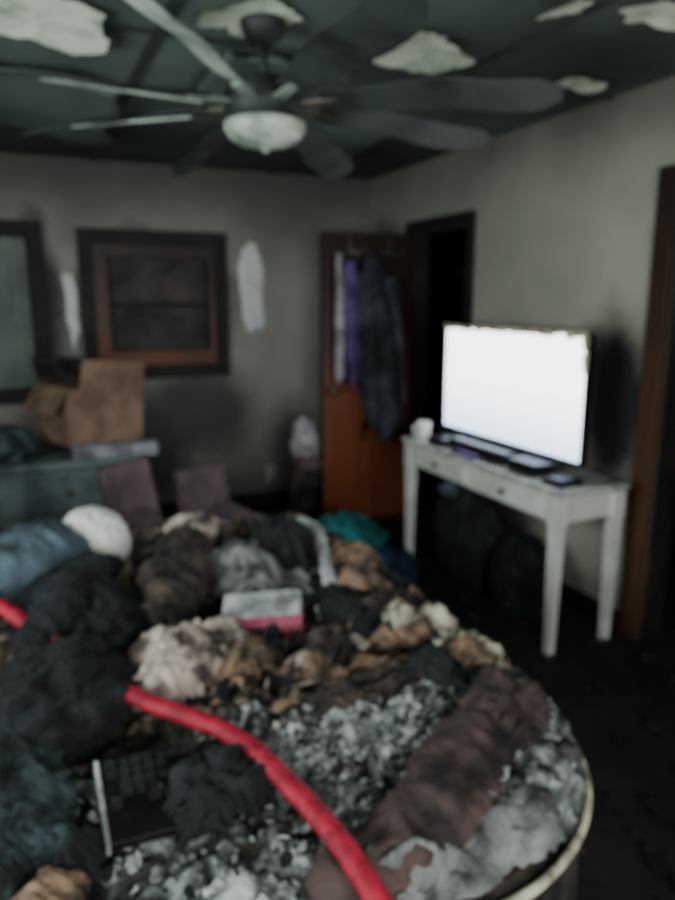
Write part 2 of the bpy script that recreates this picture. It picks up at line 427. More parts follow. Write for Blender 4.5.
# ------------------------------------------------------------------ ceiling fan
fan = empty('ceiling_fan', (-1.716, -2.70, 0.03))
lathe('canopy', [(0.03, 2.33), (0.06, 2.35), (0.075, 2.38), (0.075, 2.41)], M_blade, 32, fan)
lathe('downrod', [(0.014, 2.2), (0.014, 2.34)], M_blade, 16, fan)
lathe('motor_housing', [(0.05, 2.23), (0.11, 2.215), (0.13, 2.18), (0.13, 2.13), (0.11, 2.10), (0.05, 2.09)], M_blade, 40, fan)
lathe('light_bowl', [(0.11, 2.10), (0.135, 2.09), (0.135, 2.07), (0.12, 2.045), (0.085, 2.025), (0.04, 2.015), (0.012, 2.01), (0.01, 2.0)], M_glass, 40, fan, rot=(0.0, 0.0, 0))
droops = [0.04, 0.03, 0.08, 0.08, 0.03, 0.03, 0.0, 0.0]
angs = [320, 5, 50, 95, 140, 187, 234, 272]
for i in range(8):
    a = math.radians(angs[i])
    bm = bmesh.new()
    n = 14
    prof = []
    light = (i == 6)
    for k in range(n+1):
        f = k/n; r = 0.2+0.74*f
        w = 0.042+0.03*math.sin(min(1, f*1.4)*math.pi/2)
        if light: w *= 0.62
        if f > 0.85: w *= math.sqrt(max(0.05, 1-((f-0.85)/0.15)**2*0.85))
        prof.append((r, w))
    rows = []
    for dz in (0.003, -0.003):
        row = []
        for r, w in prof:
            s = -droops[i]*(r/0.94)**2+0.006*math.sin(r*14+i)
            row.append((bm.verts.new((r, w, dz-w*0.34+s)), bm.verts.new((r, -w, dz+w*0.34+s))))
        rows.append(row)
    for row in rows:
        for p, q in zip(row, row[1:]): bm.faces.new((p[0], q[0], q[1], p[1]))
    for s in (0, 1):
        for (p, q), (p2, q2) in zip(zip(rows[0], rows[0][1:]), zip(rows[1], rows[1][1:])):
            bm.faces.new((p[s], q[s], q2[s], p2[s]))
    for e in (0, -1): bm.faces.new((rows[0][e][0], rows[0][e][1], rows[1][e][1], rows[1][e][0]))
    addbox(bm, (0.1, -0.02, -0.012), (0.26, 0.02, -0.004), 1)
    if i in (4, 5):
        addbox(bm, (0.24, prof[6][1]*0.9-0.01, -prof[6][1]*0.34-0.012-droops[i]*0.2), (0.7, prof[6][1]*0.9+0.004, -prof[6][1]*0.34-0.006-droops[i]*0.2), 2)  # pale strip paints the lit edge under the blade
    finish('blade_%d' % (i+1), bm, [M_blade_lit if light else M_blade, M_blade_lit if i in (5, 6, 7) else M_metal, M_blade_lit], False, fan, (0, 0, 2.15), (0, 0, a))

# ------------------------------------------------------------------ console table
X0, X1, Y0, Y1, TH = -0.5, -0.12, -2.84, -1.51, 0.76
tb = empty('console_table')
boxes('top', [((X0-0.01, Y0-0.015, TH-0.025), (X1+0.01, Y1+0.015, TH))], M_tabtop, 0.004, tb)
boxes('apron', [((X0+0.015, Y0+0.03, TH-0.15), (X0+0.03, Y1-0.03, TH-0.025)), ((X1-0.03, Y0+0.03, TH-0.15), (X1-0.015, Y1-0.03, TH-0.025)),
                ((X0+0.03, Y0+0.015, TH-0.15), (X1-0.03, Y0+0.03, TH-0.025)), ((X0+0.03, Y1-0.03, TH-0.15), (X1-0.03, Y1-0.015, TH-0.025))], M_white, 0.002, tb)
for i, (y0, y1) in enumerate(((-2.14, -1.62), (-2.73, -2.22))):
    boxes('drawer_%d' % (i+1), [((X0+0.003, y0, TH-0.135), (X0+0.016, y1, TH-0.04)), ((X0-0.002, y0+0.02, TH-0.118), (X0+0.004, y1-0.02, TH-0.057))], M_white, 0.002, tb)
    lathe('knob_%d' % (i+1), [(0.006, 0), (0.006, 0.012), (0.014, 0.02), (0.012, 0.028), (0.004, 0.03)], M_black, 16, tb, (X0, (y0+y1)/2, TH-0.088), (0, -math.pi/2, 0))
for i, (x, y) in enumerate(((X0+0.03, Y0+0.03), (X0+0.03, Y1-0.03), (X1-0.03, Y0+0.03), (X1-0.03, Y1-0.03))):
    bm = bmesh.new(); rings = []
    for z, w in ((TH-0.025, 0.03), (TH-0.16, 0.03), (TH-0.17, 0.026), (0.0, 0.017)):
        rings.append([bm.verts.new((x+sx*w, y+sy*w, z)) for sx, sy in ((-1, -1), (1, -1), (1, 1), (-1, 1))])
    for a, b in zip(rings, rings[1:]):
        for k in range(4): bm.faces.new((a[k], a[(k+1) % 4], b[(k+1) % 4], b[k]))
    bm.faces.new(rings[0]); bm.faces.new(rings[-1])
    finish('leg_%d' % (i+1), bm, M_white, False, tb)

# ------------------------------------------------------------------ television
def tvscreen():
    m, nt, b = newmat('screen_reflection')
    g = nt.nodes.new('ShaderNodeNewGeometry')
    sep = nt.nodes.new('ShaderNodeSeparateXYZ'); nt.links.new(g.outputs['Position'], sep.inputs[0])
    mr = nt.nodes.new('ShaderNodeMapRange'); nt.links.new(sep.outputs[2], mr.inputs[0])
    mr.inputs[1].default_value = 0.85; mr.inputs[2].default_value = 1.15
    c = ramp_n(nt, mr.outputs[0], [(0, (0.42, 0.55, 0.78, 1)), (1, (0.96, 1, 0.99, 1))])
    b.inputs['Base Color'].default_value = (0.8, 0.8, 0.8, 1)
    nt.links.new(c, b.inputs['Emission Color']); b.inputs['Emission Strength'].default_value = 4.5  # emission stands in for the white reflection on the screen
    b.inputs['Roughness'].default_value = 0.3
    return m
M_screen = tvscreen()
tv = empty('television')
boxes('bezel', [((-0.30, -2.73, 0.825), (-0.265, -1.60, 0.84)), ((-0.30, -2.73, 1.405), (-0.265, -1.60, 1.412)),
                ((-0.30, -2.738, 0.825), (-0.265, -2.73, 1.412)), ((-0.30, -1.608, 0.825), (-0.265, -1.598, 1.412)), ((-0.27, -2.73, 0.83), (-0.255, -1.6, 1.41))], M_black, 0.002, tv)
boxes('screen', [((-0.294, -2.73, 0.84), (-0.272, -1.61, 1.405))], M_screen, 0, tv)
boxes('rear_shell', [((-0.256, -2.55, 0.87), (-0.215, -1.8, 1.2))], M_black, 0.012, tv)
for i, y in enumerate((-2.5, -1.85)):
    boxes('foot_%d' % (i+1), [((-0.29, y-0.01, 0.765), (-0.27, y+0.01, 0.83)), ((-0.40, y-0.012, 0.76), (-0.17, y+0.012, 0.768))], M_black, 0.002, tv)
ml = []
rnd = random.Random(3)
for k in range(26):
    y = -2.73+k*0.0435
    ml.append(((-0.306, y, 1.402-rnd.uniform(0, 0.016)*(2.2 if k < 4 else 1)), (-0.298, y+0.0434, 1.413+rnd.uniform(0, 0.006))))
for k in range(8):
    z = 1.40-k*0.02
    ml.append(((-0.306, -2.739, z-0.02), (-0.298, -2.716+rnd.uniform(-0.006, 0.01)-k*0.002, z)))
boxes('melted_edge', ml, mat2('melted_film', rgb(150, 128, 88), rgb(230, 222, 196), 12, 0.6, 0.1), 0, tv)

mug = empty('mug')
lathe('cup', [(0.03, 0.76), (0.038, 0.765), (0.041, 0.86), (0.036, 0.86), (0.033, 0.775)], M_white, 28, mug, (-0.42, -1.60, 0))
tube('handle', [(-0.455, -1.60, 0.845), (-0.485, -1.60, 0.84), (-0.49, -1.60, 0.80), (-0.455, -1.60, 0.785)], 0.006, M_white, 10, mug)
boxes('soundbar', [((-0.44, -2.38, 0.76), (-0.37, -1.9, 0.825))], M_black, 0.01)
boxes('router', [((-0.47, -1.86, 0.76), (-0.35, -1.72, 0.80), 0), ((-0.46, -1.85, 0.80), (-0.455, -1.845, 0.88), 0), ((-0.46, -1.735, 0.80), (-0.455, -1.73, 0.88), 0)], M_black, 0.002)
boxes('remote_control', [((-0.49, -2.2, 0.761), (-0.45, -2.0, 0.785))], M_purple, 0.004)
boxes('game_console', [((-0.45, -2.62, 0.76), (-0.34, -2.42, 0.82))], M_black, 0.006)
boxes('paperback_book', [((-0.46, -2.80, 0.76), (-0.33, -2.68, 0.78)), ((-0.45, -2.79, 0.78), (-0.34, -2.70, 0.79))], M_black, 0.002)

# ------------------------------------------------------------------ hanging clothes on the door
def garment(name, cx, cy, z1, z0, wfun, depth, folds, mat, seed, parent=None, lean=0.0):
    bm = bmesh.new(); nz, seg = 40, 64; rings = []
    for k in range(nz+1):
        f = k/nz; z = z1+(z0-z1)*f; w = wfun(f)
        ring = []
        for i in range(seg):
            a = 2*math.pi*i/seg
            fold = 1+0.35*f**0.5*math.sin(folds*a+seed+1.6*noise.noise(Vector((f*3, seed, 0))))
            x = cx+lean*f+w*math.cos(a)*(1+0.25*noise.noise(Vector((f*6, seed, math.cos(a)))))
            y = cy+depth*math.sin(a)*fold*(0.5+0.7*min(1, f*2))
            zz = z+(0.16*noise.noise(Vector((math.cos(a)*2, seed, math.sin(a)))) * f**3)
            ring.append(bm.verts.new((x, min(y, -0.715), zz)))
        rings.append(ring)
    for a, b in zip(rings, rings[1:]):
        for i in range(seg): bm.faces.new((a[i], a[(i+1) % seg], b[(i+1) % seg], b[i]))
    bm.faces.new(rings[0]); bm.faces.new(rings[-1])
    return finish(name, bm, mat, True, parent)

hk = empty('door_hook_rack')
boxes('rail', [((-0.62, -0.722, 1.84), (-0.08, -0.714, 1.875)), ((-0.5, -0.718, 1.86), (-0.48, -0.714, 1.992)), ((-0.2, -0.718, 1.86), (-0.18, -0.714, 1.992)),
               ((-0.5, -0.718, 1.988), (-0.48, -0.668, 1.992)), ((-0.2, -0.718, 1.988), (-0.18, -0.668, 1.992))], M_metal, 0, hk)
for i, x in enumerate((-0.55, -0.42, -0.28, -0.15)):
    tube('hook_%d' % (i+1), [(x, -0.722, 1.855), (x, -0.75, 1.84), (x, -0.77, 1.855)], 0.004, M_metal, 8, hk)
jk = empty('hanging_jacket')
garment('body', -0.37, -0.79, 1.86, 0.66, lambda f: 0.04+0.10*min(1, f*2.2)+0.04*max(0, f-0.45), 0.065, 5, M_jacket, 1.3, jk, 0.12)
garment('sleeve_1', -0.45, -0.79, 1.72, 1.0, lambda f: 0.05-0.015*f, 0.04, 3, M_jacket, 2.3, jk, 0.02)
garment('sleeve_2', -0.23, -0.80, 1.70, 0.84, lambda f: 0.055-0.01*f, 0.05, 3, M_jacket, 4.3, jk, 0.08)
garment('purple_shirt', -0.515, -0.775, 1.80, 1.02, lambda f: 0.03+0.03*math.sin(math.pi*min(1, f*1.1)), 0.04, 4, M_purple, 3.3)
garment('pale_scarf', -0.59, -0.765, 1.85, 1.05, lambda f: 0.024+0.006*f, 0.03, 3, M_scarf, 5.3)

def crumple(name, loc, size, seed, amp, freq, mat, rot=(0, 0, 0), parent=None, sub=5, flat=0.6):
    bm = bmesh.new(); bmesh.ops.create_icosphere(bm, subdivisions=sub, radius=1)
    R = Euler(rot).to_matrix(); S = Vector(size); off = Vector((seed*3.1, seed*1.7, seed*0.9))
    for v in bm.verts:
        p = v.co.copy()
        n = p.normalized()
        warp = Vector((noise.noise(p*1.5+off), noise.noise(p*1.5+off*2), noise.noise(p*1.5+off*3)))*0.5
        q = p+warp
        d = amp*(ridged(q*freq+off)*0.65+ridged(Vector((q.x*freq*3.2, q.y*freq*1.2, q.z*freq*2))+off*2)*0.4+0.8*noise.noise(p*freq*0.6+off))
        p = p+n*d
        p.z = max(p.z, -flat)
        p = Vector((p.x*S.x, p.y*S.y, p.z*S.z))
        v.co = R@p+Vector(loc)
    return finish(name, bm, mat, True, parent)

lh = empty('laundry_bag')
crumple('bag', (-0.80, -0.60, 0.26), (0.085, 0.08, 0.32), 14, 0.22, 1.8, M_bundle, parent=lh, flat=0.75)
crumple('linen', (-0.79, -0.62, 0.58), (0.075, 0.06, 0.14), 3, 0.4, 2.4, M_scarf, parent=lh)
crumple('red_shirt', (-0.77, -0.66, 0.44), (0.07, 0.05, 0.05), 5, 0.4, 2.0, M_mauve, parent=lh)
crumple('teal_sweater', (-0.84, -1.40, 0.10), (0.19, 0.19, 0.14), 1, 0.45, 2.0, M_teal)
crumple('blue_jeans', (-0.72, -1.74, 0.055), (0.15, 0.16, 0.09), 8, 0.4, 1.8, M_blue)
crumple('black_duffel_bag', (-0.29, -1.90, 0.22), (0.12, 0.26, 0.33), 2, 0.22, 1.5, M_cblack, flat=0.65)
crumple('black_trash_bag', (-0.29, -2.38, 0.15), (0.11, 0.18, 0.22), 6, 0.25, 1.6, M_cblack, flat=0.65)
crumple('pale_blue_cloth', (-0.36, -1.82, 0.50), (0.05, 0.06, 0.04), 9, 0.4, 2.2, M_jean)

# ------------------------------------------------------------------ dresser, box, armchair
DX0, DX1, DY0, DY1, DT = -3.35, -2.05, -1.55, -0.95, 0.79
dr = empty('dresser')
boxes('carcass', [((DX0, DY0+0.02, 0.06), (DX1, DY1, DT-0.03)), ((DX0-0.02, DY0-0.01, DT-0.03), (DX1+0.02, DY1+0.01, DT)),
                  ((DX0+0.02, DY0+0.04, 0), (DX0+0.07, DY0+0.09, 0.06)), ((DX1-0.07, DY0+0.04, 0), (DX1-0.02, DY0+0.09, 0.06)),
                  ((DX0+0.02, DY1-0.09, 0), (DX0+0.07, DY1-0.04, 0.06)), ((DX1-0.07, DY1-0.09, 0), (DX1-0.02, DY1-0.04, 0.06))], M_dress, 0.003, dr)
for c in range(2):
    for r in range(3):
        x0 = DX0+0.03+c*0.64; z0 = 0.10+r*0.22
        boxes('drawer_%d' % (c*3+r+1), [((x0, DY0, z0), (x0+0.61, DY0+0.02, z0+0.205))], M_dress, 0.004, dr)
        lathe('pull_%d' % (c*3+r+1), [(0.006, 0), (0.006, 0.012), (0.016, 0.02), (0.012, 0.03), (0.003, 0.031)], M_metal, 14, dr, (x0+0.31, DY0, z0+0.1), (math.pi/2, 0, 0))

cb = empty('cardboard_box', (-2.23, -1.20, 0.825), (0, math.radians(5), math.radians(24)))
t = 0.006
boxes('body', [((-0.21, -0.17, 0), (0.21, 0.17, t)), ((-0.21, -0.17, t), (0.21, -0.17+t, 0.28)), ((-0.21, 0.17-t, t), (0.21, 0.17, 0.28)),
               ((-0.21, -0.17+t, t), (-0.21+t, 0.17-t, 0.28)), ((0.21-t, -0.17+t, t), (0.21, 0.17-t, 0.28))], M_box, 0, cb)
boxes('flap_1', [((-0.15, -0.15, 0), (0.2, 0, t), 0, Matrix.Translation((0, -0.17, 0.28)) @ Matrix.Rotation(math.radians(-80), 4, 'X'))], M_box, 0, cb)
boxes('flap_2', [((-0.20, 0, 0), (0.10, 0.16, t), 0, Matrix.Translation((0, 0.17, 0.28)) @ Matrix.Rotation(math.radians(60), 4, 'X'))], M_bundle, 0, cb)
boxes('flap_3', [((-0.15, -0.16, 0), (0, 0.16, t), 0, Matrix.Translation((-0.21, 0, 0.28)) @ Matrix.Rotation(math.radians(-60), 4, 'Y'))], M_box, 0, cb)
boxes('flap_4', [((0, -0.16, 0), (0.15, 0.16, t), 0, Matrix.Translation((0.21, 0, 0.28)) @ Matrix.Rotation(math.radians(-125), 4, 'Y'))], M_box, 0, cb)
ps = []
for i in range(7):
    Mm = Matrix.Translation((-2.13, -1.47, 0.792+i*0.008)) @ Matrix.Rotation(random.uniform(-0.25, 0.25), 4, 'Z')
    ps.append(((-0.2, -0.06, 0), (0.2, 0.06, 0.006), 0, Mm))
boxes('magazine_stack', ps, M_paper)
crumple('folded_towel', (-2.64, -1.35, 0.84), (0.14, 0.12, 0.09), 15, 0.3, 1.5, M_navy)

ch = empty('armchair', (-1.80, -1.80, 0), (0, 0, math.radians(12)))
boxes('seat', [((-0.2, -0.2, 0.2), (0.2, 0.18, 0.44))], M_mauve, 0.03, ch, True)
boxes('backrest', [((-0.25, -0.05, 0.15), (0.0, 0.03, 0.80), 0, Matrix.Translation((-0.05, 0.17, 0)) @ Matrix.Rotation(math.radians(-8), 4, 'X') @ Matrix.Rotation(math.radians(-7), 4, 'Y')),
                   ((0.05, -0.05, 0.15), (0.32, 0.03, 0.70), 0, Matrix.Translation((-0.03, 0.17, 0)) @ Matrix.Rotation(math.radians(-8), 4, 'X') @ Matrix.Rotation(math.radians(-2), 4, 'Y'))], M_mauve, 0.02, ch, False)
boxes('arm_1', [((-0.27, -0.22, 0.12), (-0.19, 0.2, 0.56))], M_mauve, 0.02, ch)
boxes('arm_2', [((0.19, -0.22, 0.12), (0.26, 0.2, 0.52))], M_mauve, 0.02, ch)
for i, (x, y) in enumerate(((-0.23, -0.18), (0.22, -0.18), (-0.23, 0.16), (0.22, 0.16))):
    lathe('leg_%d' % (i+1), [(0.014, 0), (0.022, 0.14)], M_woodch, 12, ch, (x, y, 0))

# ------------------------------------------------------------------ bed
BX0, BX1, BY0, BY1 = -3.45, -1.43, -4.30, -2.27
CR = 0.46
def xmax(y):
    if y < BY0+CR:
        d = min(CR, BY0+CR-y)
        return BX1-CR+math.sqrt(max(0, CR*CR-d*d))
    if y > BY1-0.15:
        d = min(0.15, y-BY1+0.15)
        return BX1-0.15+math.sqrt(max(0, 0.0225-d*d))
    return BX1
bed = empty('bed')
def slab(name, z0, z1, inset, mat, bev):
    bm = bmesh.new(); out = [(BX0+inset, BY0+inset)]
    for k in range(13):
        a = -math.pi/2+math.pi/2*k/12
        out.append((BX1-CR+(CR-inset)*math.cos(a), BY0+CR+(CR-inset)*math.sin(a)))
    for k in range(7):
        a = math.pi/2*k/6
        out.append((BX1-0.15+(0.15-inset)*math.cos(a), BY1-0.15+(0.15-inset)*math.sin(a)))
    out.append((BX0+inset, BY1-inset))
    rings = []
    for z, s in ((z0, bev), (z0+bev, 0), (z1-bev, 0), (z1-bev*0.3, bev*0.3), (z1, bev)):
        c = Vector(((BX0+BX1)/2, (BY0+BY1)/2))
        ring = []
        for x, y in out:
            v = Vector((x, y)); d = (v-c); q = v-d.normalized()*s
            ring.append(bm.verts.new((q.x, q.y, z)))
        rings.append(ring)
    for a, b in zip(rings, rings[1:]):
        n = len(a)
        for i in range(n): bm.faces.new((a[i], a[(i+1) % n], b[(i+1) % n], b[i]))
    bm.faces.new(rings[0]); bm.faces.new(rings[-1])
    return finish(name, bm, mat, False, bed)
slab('box_spring', 0.12, 0.32, 0.03, M_bundle, 0.02)
slab('mattress', 0.32, 0.58, 0.0, M_bundle, 0.03)
boxes('frame', [((BX0, BY0+0.06, 0.08), (BX1-CR, BY0+0.085, 0.12)), ((BX1-0.075, BY0+CR, 0.08), (BX1-0.05, BY1-0.1, 0.12)), ((BX0, BY1-0.085, 0.08), (BX1-0.1, BY1-0.06, 0.12)),
                ((BX1-0.36, BY0+0.18, 0), (BX1-0.30, BY0+0.24, 0.12)), ((BX1-0.15, BY1-0.17, 0), (BX1-0.09, BY1-0.11, 0.12)),
                ((BX0, BY0+0.06, 0), (BX0+0.06, BY0+0.12, 0.12)), ((BX0, BY1-0.12, 0), (BX0+0.06, BY1-0.06, 0.12))], M_woodch, 0.004, bed)
boxes('headboard', [((BX0-0.07, BY0, 0), (BX0-0.01, BY1, 1.1)), ((BX0-0.09, BY0-0.02, 1.1), (BX0+0.01, BY1+0.02, 1.14))], M_woodch, 0.01, bed)
pip = [(BX1+0.004, -2.6, 0.565), (BX1+0.006, -3.1, 0.57), (BX1+0.008, -3.6, 0.575), (BX1+0.008, BY0+CR, 0.575)]
for k in range(1, 6):
    a = -math.pi/2*k/5
    pip.append((BX1-CR+(CR+0.008)*math.cos(a), BY0+CR+(CR+0.008)*math.sin(a), 0.575))
pip.append((-2.3, BY0-0.01, 0.565)); pip.append((-2.9, BY0-0.01, 0.565))
tube('piping', pip, 0.009, M_ashw, 10, bed, 12)

def Hb(x, y):
    v = Vector((x, y, 0))
    w = Vector((noise.noise(v*3), noise.noise(v*3+Vector((9, 0, 0))), 0))*0.25
    h = 0.605+0.03*noise.noise(v*2.2)+0.034*ridged(v*3.1+w+Vector((2, 5, 0)))+0.026*ridged((v+w)*7.5)+0.014*ridged((v+w)*17)+0.006*ridged(v*40)
    e = min(x-BX0, xmax(y)-x, y-BY0, BY1-y)
    if e < 0.14: h -= 0.06*(1-max(0, e)/0.14)**2
    return max(h, 0.592)

bm = bmesh.new()
NX, NY = 300, 290
grid = []
ex = 0.16
ylo = BY0+0.05
for j in range(NY+1):
    row = []
    for i in range(NX+1):
        v = ylo+(BY1+ex-ylo)*j/NY
        y = min(v, BY1); xm = xmax(y)
        u = BX0+(xm+ex-BX0)*i/NX
        x = min(u, xm)
        z = Hb(x, y)
        dx = u-x; dy = v-y
        d = max(dx, dy)
        wv = 0.012*math.sin((x*9+y*11)*2)+0.01*noise.noise(Vector((u*8, v*8, 1)))
        if d > 0:
            lim = 0.06+0.10*max(-0.5, noise.noise(Vector((u*3, v*3, 4))))
            if y < -3.75: lim *= max(0.0, 1-(-3.75-y)*4)
            z -= min(d, lim)
            if dx > 0: x += (0.022+wv*min(1, d*10)) * (1 if y > -3.85 else 0.1)
            if dy > 0: y += 0.022+wv*min(1, d*10)
        row.append(bm.verts.new((x, y, z)))
    grid.append(row)
for j in range(NY):
    for i in range(NX):
        bm.faces.new((grid[j][i], grid[j][i+1], grid[j+1][i+1], grid[j+1][i]))
finish('scorched_comforter', bm, M_bed, True)

def drape(name, cx, cy, w, h, rot, mat, seed, lift=0.02, amp=0.03, freq=7, jag=0.15, hump=0.0, parent=None, thick=0.004, n=60, power=4):
    bm = bmesh.new(); g = {}
    c, s = math.cos(rot), math.sin(rot)
    o = Vector((seed*2.1, seed*1.3, 0))
    for j in range(n+1):
        for i in range(n+1):
            a, b = 2*i/n-1, 2*j/n-1
            jx = 1+jag*noise.noise(Vector((b*2.5, seed, 0)))+jag*0.9*noise.noise(Vector((b*8, seed, 2)))
            jy = 1+jag*noise.noise(Vector((a*2.5, seed, 5)))+jag*0.9*noise.noise(Vector((a*8, seed, 7)))
            u = a*math.sqrt(1-b*b/power)*w/2*jx; v = b*math.sqrt(1-a*a/power)*h/2*jy
            x, y = cx+u*c-v*s, cy+u*s+v*c
            r = max(abs(a), abs(b))
            q = Vector((x, y, 0))*freq+o
            q += Vector((noise.noise(q*0.5), noise.noise(q*0.5+Vector((5, 0, 0))), 0))*1.2
            x = min(x, xmax(y)+0.005)
            z = Hb(min(x, xmax(y)), y)+lift*(1-0.7*r**4)+amp*(ridged(q)*0.6+0.4*ridged(q*2.3)+0.4)*(1-0.5*r**3)+hump*(1-r*r)
            g[i, j] = bm.verts.new((x, y, z))
    for j in range(n):
        for i in range(n):
            bm.faces.new((g[i, j], g[i+1, j], g[i+1, j+1], g[i, j+1]))
    ob = finish(name, bm, mat, True, parent)
    md = ob.modifiers.new('sol', 'SOLIDIFY'); md.thickness = thick; md.offset = 1
    return ob

def shards(name, n, area, smin, smax, mats, seed, zoff=0.02, tilt=0.5, stack=0.03, parent=None):
    rnd = random.Random(seed); bm = bmesh.new()
    cx, cy, rx, ry, rot = area
    for _ in range(n):
        a = rnd.uniform(0, 2*math.pi); r = math.sqrt(rnd.random())
        u, v = rx*r*math.cos(a), ry*r*math.sin(a)
        x = cx+u*math.cos(rot)-v*math.sin(rot); y = cy+u*math.sin(rot)+v*math.cos(rot)
        if y < BY0+0.05 or y > BY1-0.03 or x > xmax(y)-0.03: continue
        s = smin+(smax-smin)*rnd.random()**2; asp = rnd.uniform(0.3, 1.0)
        R = Euler((rnd.uniform(-tilt, tilt), rnd.uniform(-tilt, tilt), rnd.uniform(0, 6.28))).to_matrix()
        base = Vector((x, y, Hb(x, y)+zoff+rnd.uniform(0, stack)*(1-r)))
        curl = rnd.uniform(-0.5, 0.8); mi = rnd.randrange(len(mats))
        gg = []
        for j in range(3):
            for i in range(5):
                p = Vector(((i/4-0.5)*s, (j/2-0.5)*s*asp, 0))
                p.z = curl*s*((i/4-0.5)**2)*2+rnd.uniform(-0.1, 0.1)*s
                if i in (0, 4) or j in (0, 2): p += Vector((rnd.uniform(-.16, .16)*s, rnd.uniform(-.16, .16)*s, 0))
                gg.append(bm.verts.new(base+R@p))
        for j in range(2):
            for i in range(4):
                f = bm.faces.new((gg[j*5+i], gg[j*5+i+1], gg[j*5+i+6], gg[j*5+i+5])); f.material_index = mi
    ob = finish(name, bm, mats, True, parent)
    md = ob.modifiers.new('sub', 'SUBSURF'); md.levels = 1; md.render_levels = 1
    md = ob.modifiers.new('sol', 'SOLIDIFY'); md.thickness = 0.003
    return ob

crumple('white_fleece_cushion', (-2.35, -2.67, 0.745), (0.118, 0.118, 0.11), 1, 0.10, 2.6, M_ball, flat=0.95)
def roll(name, pts, r, mat, seed, wob=0.03, flat=0.8, parent=None, wf=9):
    return tube(name, pts, lambda f: r*(0.35+0.65*math.sin(math.pi*min(max(f, 0.0), 1))**0.35) if 0 < f < 1 else r*0.3, mat, 56, parent, 30, flat, wob, seed, wf)
roll('denim_pillow', [(-2.95, -3.10, 0.72), (-2.70, -2.95, 0.75), (-2.52, -2.80, 0.76), (-2.40, -2.68, 0.72)], 0.125, M_jean, 1, 0.03, wf=7)
bj = empty('black_jacket')
crumple('body', (-2.42, -3.12, 0.69), (0.14, 0.20, 0.09), 4, 0.3, 2.2, M_cblack, (0, 0, 0.3), bj, flat=0.7)
roll('sleeve', [(-2.31, -2.84, 0.72), (-2.40, -3.05, 0.76), (-2.49, -3.25, 0.75), (-2.55, -3.40, 0.70)], 0.055, M_cblack, 3, 0.025, parent=bj)
crumple('black_sweatpants', (-2.50, -3.56, 0.68), (0.13, 0.19, 0.09), 7, 0.32, 2.2, M_cblack, (0, 0, -0.4), flat=0.7)
crumple('dark_teal_sweater', (-2.64, -3.78, 0.66), (0.13, 0.17, 0.07), 11, 0.35, 2.4, M_navy, (0, 0, 0.2), flat=0.7)
roll('rolled_brown_towel', [(-2.23, -3.30, 0.68), (-2.17, -3.10, 0.71), (-2.09, -2.88, 0.73), (-2.02, -2.72, 0.72)], 0.07, M_bundle, 5, 0.035, wf=12)
crumple('cream_sock_bundle', (-2.02, -2.72, 0.76), (0.07, 0.05, 0.05), 6, 0.4, 2.4, M_cream)
drape('grey_shirt', -1.92, -3.02, 0.26, 0.40, 0.3, M_grey, 2, 0.03, 0.045, 9, 0.35, 0.02)
drape('cream_blanket', -2.20, -3.46, 0.34, 0.18, 0.25, M_cream, 3, 0.03, 0.035, 11, 0.35, 0.03)
drape('folded_cream_sheet', -2.25, -3.56, 0.24, 0.12, 0.2, M_cream, 5, 0.03, 0.03, 13, 0.35, 0.02)
drape('tan_cardboard_sheet', -1.54, -3.05, 0.15, 0.34, 0.25, M_tan, 6, 0.04, 0.02, 6, 0.25, 0.02)
drape('black_undershirt', -1.76, -2.93, 0.14, 0.28, 0.1, M_cblack, 8, 0.07, 0.04, 10, 0.5, 0.03)
crumple('black_socks', (-1.72, -3.33, 0.66), (0.07, 0.12, 0.045), 21, 0.45, 2.4, M_cblack)
for i, (x0, y0, x1, y1) in enumerate(((-1.56, -2.55, -1.70, -3.2), (-1.66, -2.5, -1.80, -3.05))):
    tube('pale_belt' if i == 0 else 'pale_strap', [(x0, y0, Hb(x0, y0)+0.04), ((x0+x1)/2+0.02, (y0+y1)/2, Hb((x0+x1)/2, (y0+y1)/2)+0.09), (x1, y1, Hb(x1, y1)+0.05)], 0.013, M_lgrey, 12, None, 14, 0.4, 0.01, i)
gb = empty('gift_box', (-1.96, -3.33, 0.69), (math.radians(12), math.radians(-4), math.radians(-22)))
boxes('box_lid', [((-0.11, -0.075, 0.0), (0.11, 0.075, 0.025))], M_lgrey, 0.004, gb)
boxes('stripe', [((-0.113, -0.079, -0.025), (0.113, -0.045, 0.027)), ((-0.11, -0.075, -0.025), (0.11, 0.075, 0.0))], M_pink, 0.002, gb)
tt = empty('torn_cardboard_tatters')
for i, (x, y, w, h, r, m) in enumerate([(-2.08, -3.58, .15, .08, .4, M_tan), (-1.95, -3.66, .2, .06, -.9, M_tan), (-1.86, -3.58, .12, .12, .2, M_bundle), (-1.80, -3.72, .2, .055, -.8, M_tan),
        (-1.72, -3.50, .14, .10, .9, M_cblack), (-1.60, -3.42, .18, .08, -.3, M_bundle), (-1.66, -3.62, .16, .06, .3, M_tan), (-1.54, -3.58, .09, .14, .1, M_ashw),
        (-1.58, -3.76, .10, .07, .6, M_tan), (-1.52, -3.42, .12, .07, 1.2, M_tan), (-1.70, -3.80, .14, .08, -.4, M_cblack), (-2.0, -3.50, .12, .08, 1.3, M_cblack),
        (-1.88, -3.80, .18, .08, .1, M_bundle), (-1.50, -3.25, .10, .14, .2, M_cblack), (-1.62, -3.22, .08, .16, .4, M_tan), (-1.63, -3.52, .07, .09, .7, M_ashw), (-1.50, -3.70, .07, .1, .2, M_ashw)]):
    drape('tatter_%d' % (i+1), x, y, w*1.2, h*1.2, r, m, 30+i, 0.025, 0.03, 14, 0.7, 0.012, tt, 0.003, 26)

